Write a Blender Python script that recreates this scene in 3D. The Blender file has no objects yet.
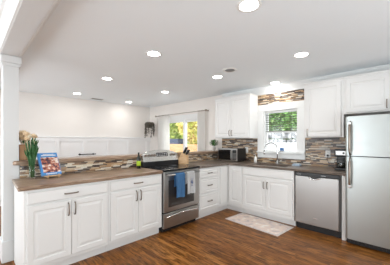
import bpy, bmesh, math, random
from mathutils import Vector, Matrix
random.seed(7)
S = bpy.context.scene
C = S.collection
PI = math.pi

# ------------------------------------------------------------ camera
YAW = math.radians(44.46)
CAM_H = 1.367
cam_d = bpy.data.cameras.new('camera')
cam = bpy.data.objects.new('camera', cam_d); C.objects.link(cam)
cam.location = (0, 0, CAM_H)
cam.rotation_euler = (math.radians(90), 0, YAW)
cam_d.sensor_width = 36
cam_d.lens = 226.7 / 390 * 36
cam_d.shift_x = 0.4 / 390
cam_d.shift_y = 8.3 / 390
cam_d.clip_start = 0.05
S.camera = cam

# ------------------------------------------------------------ world, exposure
W = bpy.data.worlds.new('world'); S.world = W; W.use_nodes = True
bg = W.node_tree.nodes['Background']
bg.inputs[0].default_value = (0.90, 0.95, 1.0, 1)
bg.inputs[1].default_value = 2.3
S.view_settings.view_transform = 'Standard'
S.view_settings.look = 'None'
S.view_settings.gamma = 1
S.view_settings.use_curve_mapping = False
S.view_settings.exposure = 0.56
LAMP_W = 2.5
# unseen soft lamps added to brighten the room, standing in for windows
for (px_, py_, pz_, sx, sy, en, tilt_, rz_) in ((-3.55, -3.05, 1.15, 4.4, 2.0, 38, 118, 0), (2.3, -.2, 1.0, 5.5, 1.6, 150, 128, 90), (-6.1, -1.6, 1.1, 2.4, 1.5, 38, 130, -90)):
    dl = bpy.data.lights.new('unseen_fill_lamp', 'AREA'); dl.shape = 'RECTANGLE'; dl.size = sx; dl.size_y = sy; dl.energy = en; dl.color = (.86, .945, 1)
    do_ = bpy.data.objects.new('unseen_fill_lamp', dl); C.objects.link(do_); do_.location = (px_, py_, pz_); do_.rotation_euler = (math.radians(tilt_), 0, math.radians(rz_))

# ------------------------------------------------------------ materials
def new_mat(name):
    m = bpy.data.materials.new(name); m.use_nodes = True
    nt = m.node_tree
    return m, nt, nt.nodes['Principled BSDF']

def mat(name, col, rough=0.5, metal=0.0, noise=0.0, nscale=30, bump=0.0, coat=0.0, stretch=(1, 1, 1), spec=None, trans=0.0, emit=None, estr=0):
    m, nt, b = new_mat(name)
    b.inputs['Base Color'].default_value = (*col, 1)
    b.inputs['Roughness'].default_value = rough
    b.inputs['Metallic'].default_value = metal
    b.inputs['Coat Weight'].default_value = coat
    if spec is not None: b.inputs['Specular IOR Level'].default_value = spec
    b.inputs['Transmission Weight'].default_value = trans
    if emit:
        b.inputs['Emission Color'].default_value = (*emit, 1); b.inputs['Emission Strength'].default_value = estr
    tc = nt.nodes.new('ShaderNodeTexCoord'); mp = nt.nodes.new('ShaderNodeMapping')
    mp.inputs['Scale'].default_value = stretch
    nz = nt.nodes.new('ShaderNodeTexNoise'); nz.inputs['Scale'].default_value = nscale; nz.inputs['Detail'].default_value = 3
    nt.links.new(tc.outputs['Object'], mp.inputs[0]); nt.links.new(mp.outputs[0], nz.inputs['Vector'])
    mr = nt.nodes.new('ShaderNodeMapRange')
    mr.inputs['To Min'].default_value = 1 - noise; mr.inputs['To Max'].default_value = 1 + noise
    nt.links.new(nz.outputs['Fac'], mr.inputs['Value'])
    mx = nt.nodes.new('ShaderNodeVectorMath'); mx.operation = 'SCALE'
    mx.inputs[0].default_value = col
    nt.links.new(mr.outputs[0], mx.inputs['Scale']); nt.links.new(mx.outputs[0], b.inputs['Base Color'])
    if bump:
        bp = nt.nodes.new('ShaderNodeBump'); bp.inputs['Strength'].default_value = bump; bp.inputs['Distance'].default_value = 0.002
        nt.links.new(nz.outputs['Fac'], bp.inputs['Height']); nt.links.new(bp.outputs[0], b.inputs['Normal'])
    return m

def ramp(nt, stops, interp='CONSTANT'):
    r = nt.nodes.new('ShaderNodeValToRGB'); r.color_ramp.interpolation = interp
    e = r.color_ramp.elements
    e[0].position = stops[0][0]; e[0].color = (*stops[0][1], 1)
    e[1].position = stops[1][0]; e[1].color = (*stops[1][1], 1)
    for p, c in stops[2:]:
        k = e.new(p); k.color = (*c, 1)
    return r

def M2(nt, op, a, b=None):
    n = nt.nodes.new('ShaderNodeMath'); n.operation = op
    for i, v in enumerate((a, b)):
        if v is None: continue
        if isinstance(v, (int, float)): n.inputs[i].default_value = v
        else: nt.links.new(v, n.inputs[i])
    return n.outputs[0]

def cells(nt, along, across, L, Hh, gap):
    """running-bond strips: returns random value per cell, joint mask, vector id"""
    row = M2(nt, 'FLOOR', M2(nt, 'DIVIDE', across, Hh))
    wr = nt.nodes.new('ShaderNodeTexWhiteNoise'); wr.noise_dimensions = '1D'; nt.links.new(row, wr.inputs['W'])
    ln = M2(nt, 'MULTIPLY', M2(nt, 'ADD', M2(nt, 'MULTIPLY', wr.outputs['Value'], 0.7), 0.65), L)
    a = M2(nt, 'ADD', M2(nt, 'DIVIDE', along, ln), M2(nt, 'MULTIPLY', wr.outputs['Value'], 17.3))
    col = M2(nt, 'FLOOR', a)
    cv = nt.nodes.new('ShaderNodeCombineXYZ'); nt.links.new(row, cv.inputs[0]); nt.links.new(col, cv.inputs[1])
    wn = nt.nodes.new('ShaderNodeTexWhiteNoise'); wn.noise_dimensions = '2D'; nt.links.new(cv.outputs[0], wn.inputs['Vector'])
    fr = M2(nt, 'FRACT', M2(nt, 'DIVIDE', across, Hh)); fa = M2(nt, 'FRACT', a)
    j1 = M2(nt, 'LESS_THAN', fr, gap / Hh); j2 = M2(nt, 'LESS_THAN', M2(nt, 'MULTIPLY', fa, ln), gap)
    return wn.outputs['Value'], M2(nt, 'MAXIMUM', j1, j2), wn.outputs['Color']

def mosaic_mat(name, axis):
    m, nt, b = new_mat(name)
    tc = nt.nodes.new('ShaderNodeTexCoord'); sp = nt.nodes.new('ShaderNodeSeparateXYZ')
    nt.links.new(tc.outputs['Object'], sp.inputs[0])
    val, joint, colr = cells(nt, sp.outputs[axis], sp.outputs[2], 0.125, 0.0165, 0.0016)
    r = ramp(nt, [(0, (.045, .025, .015)), (.19, (.30, .18, .10)), (.32, (.70, .53, .35)), (.43, (.11, .07, .048)),
                  (.53, (.84, .74, .58)), (.63, (.46, .27, .13)), (.74, (.27, .235, .20)), (.83, (.60, .40, .22)), (.92, (.86, .80, .70))])
    nt.links.new(val, r.inputs[0])
    nz = nt.nodes.new('ShaderNodeTexNoise'); nz.inputs['Scale'].default_value = 60
    nt.links.new(tc.outputs['Object'], nz.inputs['Vector'])
    mx = nt.nodes.new('ShaderNodeMix'); mx.data_type = 'RGBA'; mx.blend_type = 'MULTIPLY'; mx.inputs[0].default_value = .35
    nt.links.new(r.outputs[0], mx.inputs[6]); nt.links.new(nz.outputs['Fac'], mx.inputs[7])
    m2 = nt.nodes.new('ShaderNodeMix'); m2.data_type = 'RGBA'
    nt.links.new(joint, m2.inputs[0]); nt.links.new(mx.outputs[2], m2.inputs[6]); m2.inputs[7].default_value = (.30, .26, .22, 1)
    nt.links.new(m2.outputs[2], b.inputs['Base Color'])
    b.inputs['Roughness'].default_value = .28
    bp = nt.nodes.new('ShaderNodeBump'); bp.inputs['Strength'].default_value = .5; bp.inputs['Distance'].default_value = .002; bp.invert = True
    nt.links.new(joint, bp.inputs['Height']); nt.links.new(bp.outputs[0], b.inputs['Normal'])
    return m

def floor_mat():
    m, nt, b = new_mat('oak_floor')
    tc = nt.nodes.new('ShaderNodeTexCoord'); sp = nt.nodes.new('ShaderNodeSeparateXYZ')
    nt.links.new(tc.outputs['Object'], sp.inputs[0])
    val, joint, colr = cells(nt, sp.outputs[0], sp.outputs[1], 0.75, 0.060, 0.0013)
    r = ramp(nt, [(0, (.160, .056, .011)), (.25, (.23, .086, .018)), (.5, (.285, .112, .024)), (.75, (.20, .070, .014)), (1, (.37, .158, .040))], 'LINEAR')
    nt.links.new(val, r.inputs[0])
    mp = nt.nodes.new('ShaderNodeMapping'); mp.inputs['Scale'].default_value = (2.2, 15, 1)
    ad = nt.nodes.new('ShaderNodeVectorMath'); ad.operation = 'ADD'
    sc = nt.nodes.new('ShaderNodeVectorMath'); sc.operation = 'SCALE'; sc.inputs['Scale'].default_value = 9
    nt.links.new(colr, sc.inputs[0]); nt.links.new(tc.outputs['Object'], ad.inputs[0]); nt.links.new(sc.outputs[0], ad.inputs[1])
    nt.links.new(ad.outputs[0], mp.inputs[0])
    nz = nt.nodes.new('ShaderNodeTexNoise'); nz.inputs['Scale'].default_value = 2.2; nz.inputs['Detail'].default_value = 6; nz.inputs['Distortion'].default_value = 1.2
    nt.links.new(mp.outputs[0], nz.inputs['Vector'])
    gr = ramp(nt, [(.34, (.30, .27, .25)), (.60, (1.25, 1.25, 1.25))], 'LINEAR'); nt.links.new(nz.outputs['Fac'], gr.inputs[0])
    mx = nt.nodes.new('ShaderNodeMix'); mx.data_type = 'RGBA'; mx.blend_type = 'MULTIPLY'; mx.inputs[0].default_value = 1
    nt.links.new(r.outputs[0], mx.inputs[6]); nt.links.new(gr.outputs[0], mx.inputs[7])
    m2 = nt.nodes.new('ShaderNodeMix'); m2.data_type = 'RGBA'
    nt.links.new(joint, m2.inputs[0]); nt.links.new(mx.outputs[2], m2.inputs[6]); m2.inputs[7].default_value = (.055, .025, .012, 1)
    nt.links.new(m2.outputs[2], b.inputs['Base Color'])
    b.inputs['Roughness'].default_value = .30
    b.inputs['Specular IOR Level'].default_value = .16
    bp = nt.nodes.new('ShaderNodeBump'); bp.inputs['Strength'].default_value = .12; bp.inputs['Distance'].default_value = .002
    nt.links.new(nz.outputs['Fac'], bp.inputs['Height']); nt.links.new(bp.outputs[0], b.inputs['Normal'])
    return m

def streak_mat(name, c1, c2, c3, stretch, scale, rough, detail=5):
    m, nt, b = new_mat(name)
    tc = nt.nodes.new('ShaderNodeTexCoord'); mp = nt.nodes.new('ShaderNodeMapping'); mp.inputs['Scale'].default_value = stretch
    nz = nt.nodes.new('ShaderNodeTexNoise'); nz.inputs['Scale'].default_value = scale; nz.inputs['Detail'].default_value = detail; nz.inputs['Distortion'].default_value = .6
    nt.links.new(tc.outputs['Object'], mp.inputs[0]); nt.links.new(mp.outputs[0], nz.inputs['Vector'])
    r = ramp(nt, [(.3, c1), (.5, c2), (.7, c3)], 'LINEAR'); nt.links.new(nz.outputs['Fac'], r.inputs[0])
    nt.links.new(r.outputs[0], b.inputs['Base Color']); b.inputs['Roughness'].default_value = rough
    return m

def steel_mat(name, col, rough, stretch=(2, 2, 90), aniso=.0):
    m, nt, b = new_mat(name)
    tc = nt.nodes.new('ShaderNodeTexCoord'); mp = nt.nodes.new('ShaderNodeMapping'); mp.inputs['Scale'].default_value = stretch
    nz = nt.nodes.new('ShaderNodeTexNoise'); nz.inputs['Scale'].default_value = 8; nz.inputs['Detail'].default_value = 2
    nt.links.new(tc.outputs['Object'], mp.inputs[0]); nt.links.new(mp.outputs[0], nz.inputs['Vector'])
    mr = nt.nodes.new('ShaderNodeMapRange'); mr.inputs['To Min'].default_value = rough - .05; mr.inputs['To Max'].default_value = rough + .08
    nt.links.new(nz.outputs['Fac'], mr.inputs['Value']); nt.links.new(mr.outputs[0], b.inputs['Roughness'])
    b.inputs['Base Color'].default_value = (*col, 1); b.inputs['Metallic'].default_value = 1
    b.inputs['Anisotropic'].default_value = aniso
    return m

def glass_mat():
    m = bpy.data.materials.new('window_glass'); m.use_nodes = True; nt = m.node_tree
    nt.nodes.remove(nt.nodes['Principled BSDF'])
    t = nt.nodes.new('ShaderNodeBsdfTransparent'); g = nt.nodes.new('ShaderNodeBsdfGlossy'); g.inputs['Roughness'].default_value = .02
    mx = nt.nodes.new('ShaderNodeMixShader'); mx.inputs[0].default_value = .05
    t.inputs[0].default_value = (.985, .99, .99, 1)
    nt.links.new(t.outputs[0], mx.inputs[1]); nt.links.new(g.outputs[0], mx.inputs[2])
    nt.links.new(mx.outputs[0], nt.nodes['Material Output'].inputs[0])
    return m

def curtain_mat():
    m, nt, b = new_mat('sheer_curtain')
    b.inputs['Base Color'].default_value = (.88, .87, .85, 1); b.inputs['Roughness'].default_value = .9
    tl = nt.nodes.new('ShaderNodeBsdfTranslucent'); tl.inputs[0].default_value = (.9, .89, .87, 1)
    mx = nt.nodes.new('ShaderNodeMixShader'); mx.inputs[0].default_value = .62
    nz = nt.nodes.new('ShaderNodeTexWave'); nz.inputs['Scale'].default_value = 60
    bp = nt.nodes.new('ShaderNodeBump'); bp.inputs['Strength'].default_value = .05
    nt.links.new(nz.outputs['Fac'], bp.inputs['Height']); nt.links.new(bp.outputs[0], b.inputs['Normal'])
    nt.links.new(b.outputs[0], mx.inputs[1]); nt.links.new(tl.outputs[0], mx.inputs[2])
    nt.links.new(mx.outputs[0], nt.nodes['Material Output'].inputs[0])
    return m

def spots_mat(name, stops, scale, rough=.8, detail=4, stretch=(1, 1, 1)):
    m, nt, b = new_mat(name)
    tc = nt.nodes.new('ShaderNodeTexCoord'); mp = nt.nodes.new('ShaderNodeMapping'); mp.inputs['Scale'].default_value = stretch
    nz = nt.nodes.new('ShaderNodeTexNoise'); nz.inputs['Scale'].default_value = scale; nz.inputs['Detail'].default_value = detail
    nt.links.new(tc.outputs['Object'], mp.inputs[0]); nt.links.new(mp.outputs[0], nz.inputs['Vector'])
    r = ramp(nt, stops, 'LINEAR'); nt.links.new(nz.outputs['Fac'], r.inputs[0]); nt.links.new(r.outputs[0], b.inputs['Base Color'])
    b.inputs['Roughness'].default_value = rough
    return m

MAT = dict(
    wall=mat('cream_wall_paint', (.82, .78, .74), .85, noise=.015, nscale=3),
    white_wall=mat('white_wainscot_paint', (.88, .88, .88), .5, noise=.01, nscale=5),
    ceiling=mat('ceiling_paint', (.885, .93, .955), .9, noise=.01, nscale=2),
    cabinet=mat('white_cabinet_lacquer', (.745, .737, .72), .32, noise=.01, nscale=6),
    trim=mat('white_trim_paint', (.80, .81, .80), .4, noise=.01, nscale=6),
    column=mat('light_grey_column_paint', (.66, .665, .66), .45, noise=.01, nscale=6),
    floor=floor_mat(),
    mos_y=mosaic_mat('mosaic_tile_along_partition', 1),
    mos_x=mosaic_mat('mosaic_tile_along_window_wall', 0),
    counter=streak_mat('brown_laminate_lit_along_partition', (.155, .096, .060), (.30, .20, .132), (.46, .335, .235), (14, 1.5, 14), 3.5, .34),  # lighter copy of the laminate, the room's reflected light put into its colour
    counter_x_shaded=streak_mat('brown_laminate_shaded_along_window', (.095, .075, .062), (.16, .125, .10), (.26, .20, .16), (1.5, 14, 14), 3.5, .28),  # same laminate in a darker copy, weaker light painted in
    steel=steel_mat('brushed_steel', (.42, .41, .395), .30, (2, 2, 20)),
    steel_light=steel_mat('polished_steel', (.62, .61, .59), .24),
    steel_bright=steel_mat('fridge_steel', (.455, .48, .468), .34, (1.2, 1.2, 2.0)),
    steel_dark=mat('grey_appliance_side', (.22, .21, .20), .5, noise=.05),
    chrome=mat('chrome', (.78, .78, .78), .12, 1.0),
    pull=mat('brushed_pull_metal', (.25, .205, .17), .3, 1.0),
    black=mat('black_plastic', (.012, .012, .013), .35, noise=.1),
    black_glass=mat('black_glass', (.005, .005, .006), .08, spec=.32),
    oven_glass=mat('oven_window_glass', (.035, .032, .03), .08, spec=.6),
    ring=mat('burner_ring_print', (.10, .10, .105), .2),
    glass=glass_mat(),
    clear=glass_mat(),
    curtain=curtain_mat(),
    brass=mat('antique_rod_metal', (.36, .31, .26), .4, .6),
    lens=mat('lit_lamp_lens', (.9, .9, .9), .5, emit=(1, .97, .92), estr=14),
    blue_towel=mat('blue_towel_cloth', (.10, .26, .50), .95, noise=.25, nscale=120, bump=.4),
    white_towel=mat('white_towel_cloth', (.80, .80, .80), .95, noise=.08, nscale=120, bump=.4),
    navy=mat('navy_print', (.05, .09, .25), .8),
    block=streak_mat('blond_block_wood', (.55, .33, .16), (.70, .46, .25), (.78, .56, .34), (3, 3, 20), 3, .45),
    wood_dark=streak_mat('brown_pot_wood', (.30, .14, .06), (.45, .24, .12), (.55, .32, .17), (12, 12, 2), 3, .55),
    leaf=mat('green_leaf', (.045, .155, .028), .5, noise=.5, nscale=15),
    leaf_stem=mat('green_stem', (.035, .13, .035), .5, noise=.4, nscale=25),
    petal=mat('peach_petal', (.92, .74, .52), .7, noise=.2, nscale=40),
    petal2=mat('cream_petal', (.90, .82, .66), .7, noise=.15, nscale=40),
    dry=spots_mat('dry_hanging_foliage', [(.3, (.03, .026, .02)), (.5, (.09, .078, .06)), (.7, (.24, .21, .17))], 30),
    bottle=mat('dark_bottle_glass', (.012, .015, .008), .08, spec=.6),
    label=mat('lime_label_paper', (.42, .60, .03), .6, noise=.1, nscale=60),
    book_blue=mat('blue_book_cover', (.05, .24, .56), .35, noise=.1, nscale=20),
    book_photo=spots_mat('printed_food_picture', [(.34, (.04, .02, .04)), (.45, (.30, .07, .05)), (.52, (.55, .22, .13)), (.58, (.70, .58, .50)), (.72, (.80, .80, .80))], 26, .35),
    pages=mat('book_pages', (.82, .80, .74), .9),
    rug=spots_mat('faded_rug_pile', [(.32, (.46, .40, .39)), (.44, (.68, .57, .53)), (.54, (.74, .60, .51)), (.66, (.80, .75, .70))], 9, .95, 6),
    rug_edge=spots_mat('rug_border_pile', [(.35, (.56, .49, .47)), (.65, (.68, .62, .58))], 40, .95),
    white_plastic=mat('white_plastic', (.82, .82, .80), .35),
    slot=mat('dark_slot', (.05, .05, .05), .6),
    blue_sponge=mat('blue_sponge_foam', (.10, .22, .45), .9, noise=.2, nscale=80),
    sponge=mat('pale_blue_cloth', (.45, .55, .66), .9, noise=.15, nscale=60),
    fence=streak_mat('orange_fence_wood', (.50, .23, .09), (.62, .32, .15), (.72, .42, .22), (1, 1, 12), 2, .8),
    bark=mat('tree_bark', (.16, .11, .07), .9, noise=.3),
    crown_a=spots_mat('yellow_green_leaves', [(.35, (.36, .50, .08)), (.5, (.62, .74, .18)), (.65, (.84, .86, .36))], 2.5),
    crown_b=spots_mat('autumn_leaves', [(.35, (.52, .56, .12)), (.5, (.84, .78, .22)), (.65, (.85, .55, .24))], 2.5),
    crown_c=spots_mat('deep_green_leaves', [(.35, (.08, .20, .04)), (.5, (.22, .44, .11)), (.65, (.50, .64, .24))], 2.5),
    patio=mat('pale_patio', (.80, .80, .79), .9, noise=.05),
    stone=spots_mat('grey_field_stone', [(.35, (.10, .10, .10)), (.5, (.32, .32, .32)), (.65, (.60, .59, .57))], 6),
    slat=mat('blind_slat', (.13, .14, .09), .6),
    navy_car=mat('grey_blue_cover', (.045, .07, .13), .6, noise=.2),
)

# ------------------------------------------------------------ mesh helpers
class MB:
    def __init__(s): s.bm = bmesh.new()
    def _add(s, tmp, mtx=None, mi=0):
        if mtx is not None: bmesh.ops.transform(tmp, matrix=mtx, verts=tmp.verts)
        me = bpy.data.meshes.new('tmp'); tmp.to_mesh(me); tmp.free()
        n0 = len(s.bm.faces); s.bm.from_mesh(me); bpy.data.meshes.remove(me)
        s.bm.faces.ensure_lookup_table()
        for f in s.bm.faces[n0:]: f.material_index = mi
        return s
    def box(s, x0, x1, y0, y1, z0, z1, bev=0.0, seg=2, mi=0, rot=None):
        t = bmesh.new(); bmesh.ops.create_cube(t, size=1)
        bmesh.ops.transform(t, matrix=Matrix.Translation(((x0+x1)/2, (y0+y1)/2, (z0+z1)/2)) @ Matrix.Diagonal((abs(x1-x0), abs(y1-y0), abs(z1-z0), 1)), verts=t.verts)
        if bev: bmesh.ops.bevel(t, geom=t.edges[:], offset=bev, segments=seg, affect='EDGES', profile=.5)
        return s._add(t, rot, mi)
    def lathe(s, prof, cx=0, cy=0, n=24, mi=0, mtx=None):
        t = bmesh.new(); rings = []
        for r, z in prof:
            if r < 1e-5: rings.append([t.verts.new((cx, cy, z))])
            else: rings.append([t.verts.new((cx+r*math.cos(2*PI*k/n), cy+r*math.sin(2*PI*k/n), z)) for k in range(n)])
        for a, b in zip(rings, rings[1:]):
            for k in range(n):
                k2 = (k+1) % n
                if len(a) == 1 and len(b) == 1: continue
                if len(a) == 1: t.faces.new((a[0], b[k], b[k2]))
                elif len(b) == 1: t.faces.new((a[k], a[k2], b[0]))
                else: t.faces.new((a[k], a[k2], b[k2], b[k]))
        bmesh.ops.recalc_face_normals(t, faces=t.faces)
        for f in t.faces: f.smooth = True
        return s._add(t, mtx, mi)
    def tube(s, pts, r, n=10, mi=0, radii=None, flat=1.0):
        pts = [Vector(p) for p in pts]; t = bmesh.new(); rings = []
        up = Vector((0, 0, 1))
        for i, p in enumerate(pts):
            d = (pts[min(i+1, len(pts)-1)] - pts[max(i-1, 0)]).normalized()
            u = up if abs(d.dot(up)) < .95 else Vector((1, 0, 0))
            a = d.cross(u).normalized(); b = d.cross(a).normalized()
            rr = radii[i] if radii else r
            rings.append([t.verts.new(p + a*rr*math.cos(2*PI*k/n) + b*rr*flat*math.sin(2*PI*k/n)) for k in range(n)])
        for A, B in zip(rings, rings[1:]):
            for k in range(n): t.faces.new((A[k], A[(k+1) % n], B[(k+1) % n], B[k]))
        t.faces.new(rings[0]); t.faces.new(rings[-1][::-1])
        bmesh.ops.recalc_face_normals(t, faces=t.faces)
        for f in t.faces: f.smooth = len(f.verts) == 4
        return s._add(t, None, mi)
    def prism(s, poly, axis, a0, a1, mi=0):
        """poly: 2D points in the other two axes (cyclic order), swept along axis"""
        t = bmesh.new()
        def P(q, a):
            if axis == 'x': return (a, q[0], q[1])
            if axis == 'y': return (q[0], a, q[1])
            return (q[0], q[1], a)
        A = [t.verts.new(P(q, a0)) for q in poly]; B = [t.verts.new(P(q, a1)) for q in poly]
        n = len(poly)
        for k in range(n): t.faces.new((A[k], A[(k+1) % n], B[(k+1) % n], B[k]))
        t.faces.new(A); t.faces.new(B[::-1])
        bmesh.ops.recalc_face_normals(t, faces=t.faces)
        return s._add(t, None, mi)
    def panel(s, x0, x1, z0, z1, y, rings, mi=0):
        """nested rectangular rings facing -Y: rings = [(inset, height in front of y)]"""
        t = bmesh.new(); R = []
        for ins, h in rings:
            R.append([t.verts.new(v) for v in ((x0+ins, y-h, z0+ins), (x1-ins, y-h, z0+ins), (x1-ins, y-h, z1-ins), (x0+ins, y-h, z1-ins))])
        for a, b in zip(R, R[1:]):
            for k in range(4): t.faces.new((a[k], a[(k+1) % 4], b[(k+1) % 4], b[k]))
        t.faces.new(R[-1]); t.faces.new(R[0][::-1])
        bmesh.ops.recalc_face_normals(t, faces=t.faces)
        return s._add(t, None, mi)
    def slab(s, poly, rings, mi=0):
        """horizontal slab with moulded edge; poly counterclockwise; rings = [(inset, z)] bottom to top"""
        n = len(poly); t = bmesh.new(); R = []
        def off(d):
            out = []
            for k in range(n):
                p0, p1, p2 = Vector(poly[k-1]), Vector(poly[k]), Vector(poly[(k+1) % n])
                e1 = (p1-p0).normalized(); e2 = (p2-p1).normalized()
                n1 = Vector((-e1.y, e1.x)); n2 = Vector((-e2.y, e2.x))
                out.append(p1 + (n1+n2) * (d/(1+n1.dot(n2))))
            return out
        for d, z in rings: R.append([t.verts.new((p.x, p.y, z)) for p in off(d)])
        for a, b in zip(R, R[1:]):
            for k in range(n): t.faces.new((a[k], a[(k+1) % n], b[(k+1) % n], b[k]))
        t.faces.new(R[-1]); t.faces.new(R[0][::-1])
        bmesh.ops.recalc_face_normals(t, faces=t.faces)
        return s._add(t, None, mi)
    def sphere(s, c, r, seg=12, mi=0, sc=(1, 1, 1)):
        t = bmesh.new(); bmesh.ops.create_uvsphere(t, u_segments=seg, v_segments=max(6, seg//2+2), radius=r)
        for f in t.faces: f.smooth = True
        return s._add(t, Matrix.Translation(c) @ Matrix.Diagonal((*sc, 1)), mi)
    def leaf(s, p, d, L, w, mi=0, n=Vector((0, 0, 1))):
        d = Vector(d).normalized(); a = d.cross(n)
        if a.length < .1: a = d.cross(Vector((1, 0, 0)))
        a.normalize(); q = d.cross(a).normalized(); p = Vector(p)
        v = [s.bm.verts.new(x) for x in (p, p+d*L*.45+a*w*.5+q*w*.12, p+d*L, p+d*L*.45-a*w*.5+q*w*.12, p+d*L*.45)]
        for tri in ((0, 1, 4), (1, 2, 4), (2, 3, 4), (3, 0, 4)):
            f = s.bm.faces.new([v[i] for i in tri]); f.material_index = mi
        return s
    def build(s, name, m, parent=None):
        me = bpy.data.meshes.new(name); s.bm.to_mesh(me); s.bm.free()
        for k in (m if isinstance(m, (list, tuple)) else [m]): me.materials.append(MAT[k])
        o = bpy.data.objects.new(name, me); C.objects.link(o); o.parent = parent
        return o

def tag(o, label=None, cat=None, group=None, kind=None):
    if label: o['label'] = label
    if cat: o['category'] = cat
    if group: o['group'] = group
    if kind: o['kind'] = kind
    return o
def thing(name, label, cat, loc=(0, 0, 0), rz=0, group=None):
    o = bpy.data.objects.new(name, None); C.objects.link(o); o.empty_display_size = .1
    o.location = loc; o.rotation_euler = (0, 0, rz)
    return tag(o, label, cat, group)
def struct(name, mb, m):
    o = mb.build(name, m); o['kind'] = 'structure'; return o
def copy_tree(o, parent=None):
    c = o.copy(); C.objects.link(c); c.parent = parent
    for ch in [k for k in bpy.data.objects if k.parent == o]: copy_tree(ch, c)
    return c

# ------------------------------------------------------------ room constants
XF, YF = -2.67, 3.66          # cabinet faces
XC, YC = -2.64, 3.63          # worktop edges
YB, XH, XW, ZC, CT = 4.267, -3.29, -6.227, 2.45, .932
YU = 3.937
XR = 2.4; Y0 = -3.2

# floor, ceiling
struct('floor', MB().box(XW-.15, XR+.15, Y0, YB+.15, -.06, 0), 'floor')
struct('ceiling', MB().box(XW-.15, XR+.15, Y0, YB+.15, ZC, ZC+.1), 'ceiling')
# back wall with two openings
KX0, KX1, KZ0, KZ1 = -2.24, -1.52, 1.09, 2.00
DX0, DX1, DZ1 = -5.50, -4.02, 2.0
b = MB(); yb0, yb1 = YB, YB+.15
for x0, x1, z0, z1 in ((XW-.15, DX0, 0, ZC), (DX0, DX1, DZ1, ZC), (DX1, KX0, 0, ZC), (KX0, KX1, 0, KZ0), (KX0, KX1, KZ1, ZC), (KX1, XR+.15, 0, ZC)):
    b.box(x0, x1, yb0, yb1, z0, z1)
struct('wall_back', b, 'wall')
struct('wall_right', MB().box(XR, XR+.15, Y0, YB, 0, ZC), 'wall')
struct('wall_left', MB().box(XW-.15, XW, Y0, YB, 0, ZC), 'wall')
w = MB()
w.box(-1.25, XR, Y0-.12, Y0, 0, ZC); w.box(XW-.15, -5.85, Y0-.12, Y0, 0, ZC); w.box(-5.85, -1.25, Y0-.12, Y0, 2.25, ZC)
struct('wall_front_added', w, 'wall')  # unseen wall added so the fridge's right side reflects darker
w = MB()
for xx in (-5.85, -4.32, -2.79, -1.31): w.box(xx, xx+.06, Y0-.09, Y0-.03, 0, 2.25)
w.box(-5.85, -1.25, Y0-.09, Y0-.03, 2.19, 2.25); w.box(-5.85, -1.25, Y0-.09, Y0-.03, 0, .08)
struct('window_added', w, 'trim')  # unseen frame added around the opening where a fill lamp stands
# wainscot with recessed panels on the left wall
w = MB()
zt = 1.445
w.box(XW, XW+.012, Y0, YB-.002, .13, zt)
w.box(XW, XW+.055, Y0, YB-.002, zt, zt+.03, .006)
w.box(XW+.010, XW+.036, Y0, YB-.002, zt-.085, zt)
w.box(XW+.010, XW+.032, Y0, YB-.002, .13, .25)
k = -2.9
while k < YB:
    w.box(XW+.010, XW+.036, k-.045, min(k+.045, YB-.002), .25, zt-.085, .003); k += .64
struct('trim_1', w, 'white_wall')
struct('baseboard_left', MB().box(XW, XW+.02, Y0, YB-.002, 0, .13, .004), 'trim')
w = MB()
for x0, x1 in ((XW+.03, DX0-.09), (DX1+.09, XH-.24)): w.box(x0, x1, YB-.018, YB, 0, .12, .003)
struct('baseboard_back', w, 'trim')
# cornice over the sink window
struct('trim_2', MB().prism([(YB, 2.30), (YB-.02, 2.30), (YB-.022, 2.335), (YB-.045, 2.39), (YB-.06, 2.425), (YB-.062, ZC), (YB, ZC)], 'x', -3.24, XR-.01), 'trim')
# partition (half wall), column and beam
struct('wall_partition', MB().box(XH-.16, XH, .455, YB-.002, 0, 1.085), 'trim')
c = MB()
c.box(XH-.21, XH-.01, .31, .45, 0, 2.33)
c.box(XH-.225, XH+.005, .295, .452, 0, .24, .006)
c.box(XH-.225, XH+.005, .295, .465, 2.215, 2.25, .006)
c.box(XH-.235, XH+.015, .285, .475, 2.25, 2.33, .008)
struct('trim_3', c, 'column')
c = MB()
c.box(XW+.02, XR-.01, .285, .44, 2.33, ZC)
struct('trim_7', c, 'column')
c = MB()
c.prism([(.44, 2.335), (.455, 2.335), (.46, 2.36), (.50, 2.425), (.52, 2.43), (.52, ZC), (.44, ZC)], 'x', XH-.235, XR-.01)
c.prism([(.285, 2.335), (.27, 2.335), (.265, 2.36), (.225, 2.425), (.205, 2.43), (.205, ZC), (.285, ZC)], 'x', XW+.02, XR-.01)
struct('trim_4', c, 'trim')
# mosaic tile
struct('trim_5', MB().box(XH, XH+.009, .456, 4.257, CT+.001, 1.084), 'mos_y')
t = MB(); ty0 = YB-.010
for x0, x1, z0, z1 in ((-3.275, -2.355, CT+.001, 1.47), (-2.355, -1.415, CT+.001, 1.028), (-1.415, .35, CT+.001, 1.47), (-2.355, -1.415, 2.092, 2.30), (-2.42, -2.355, 1.47, 2.30), (-1.415, -1.30, 1.47, 2.30)):
    t.box(x0, x1, ty0, YB, z0, z1)
struct('trim_6', t, 'mos_x')

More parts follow.
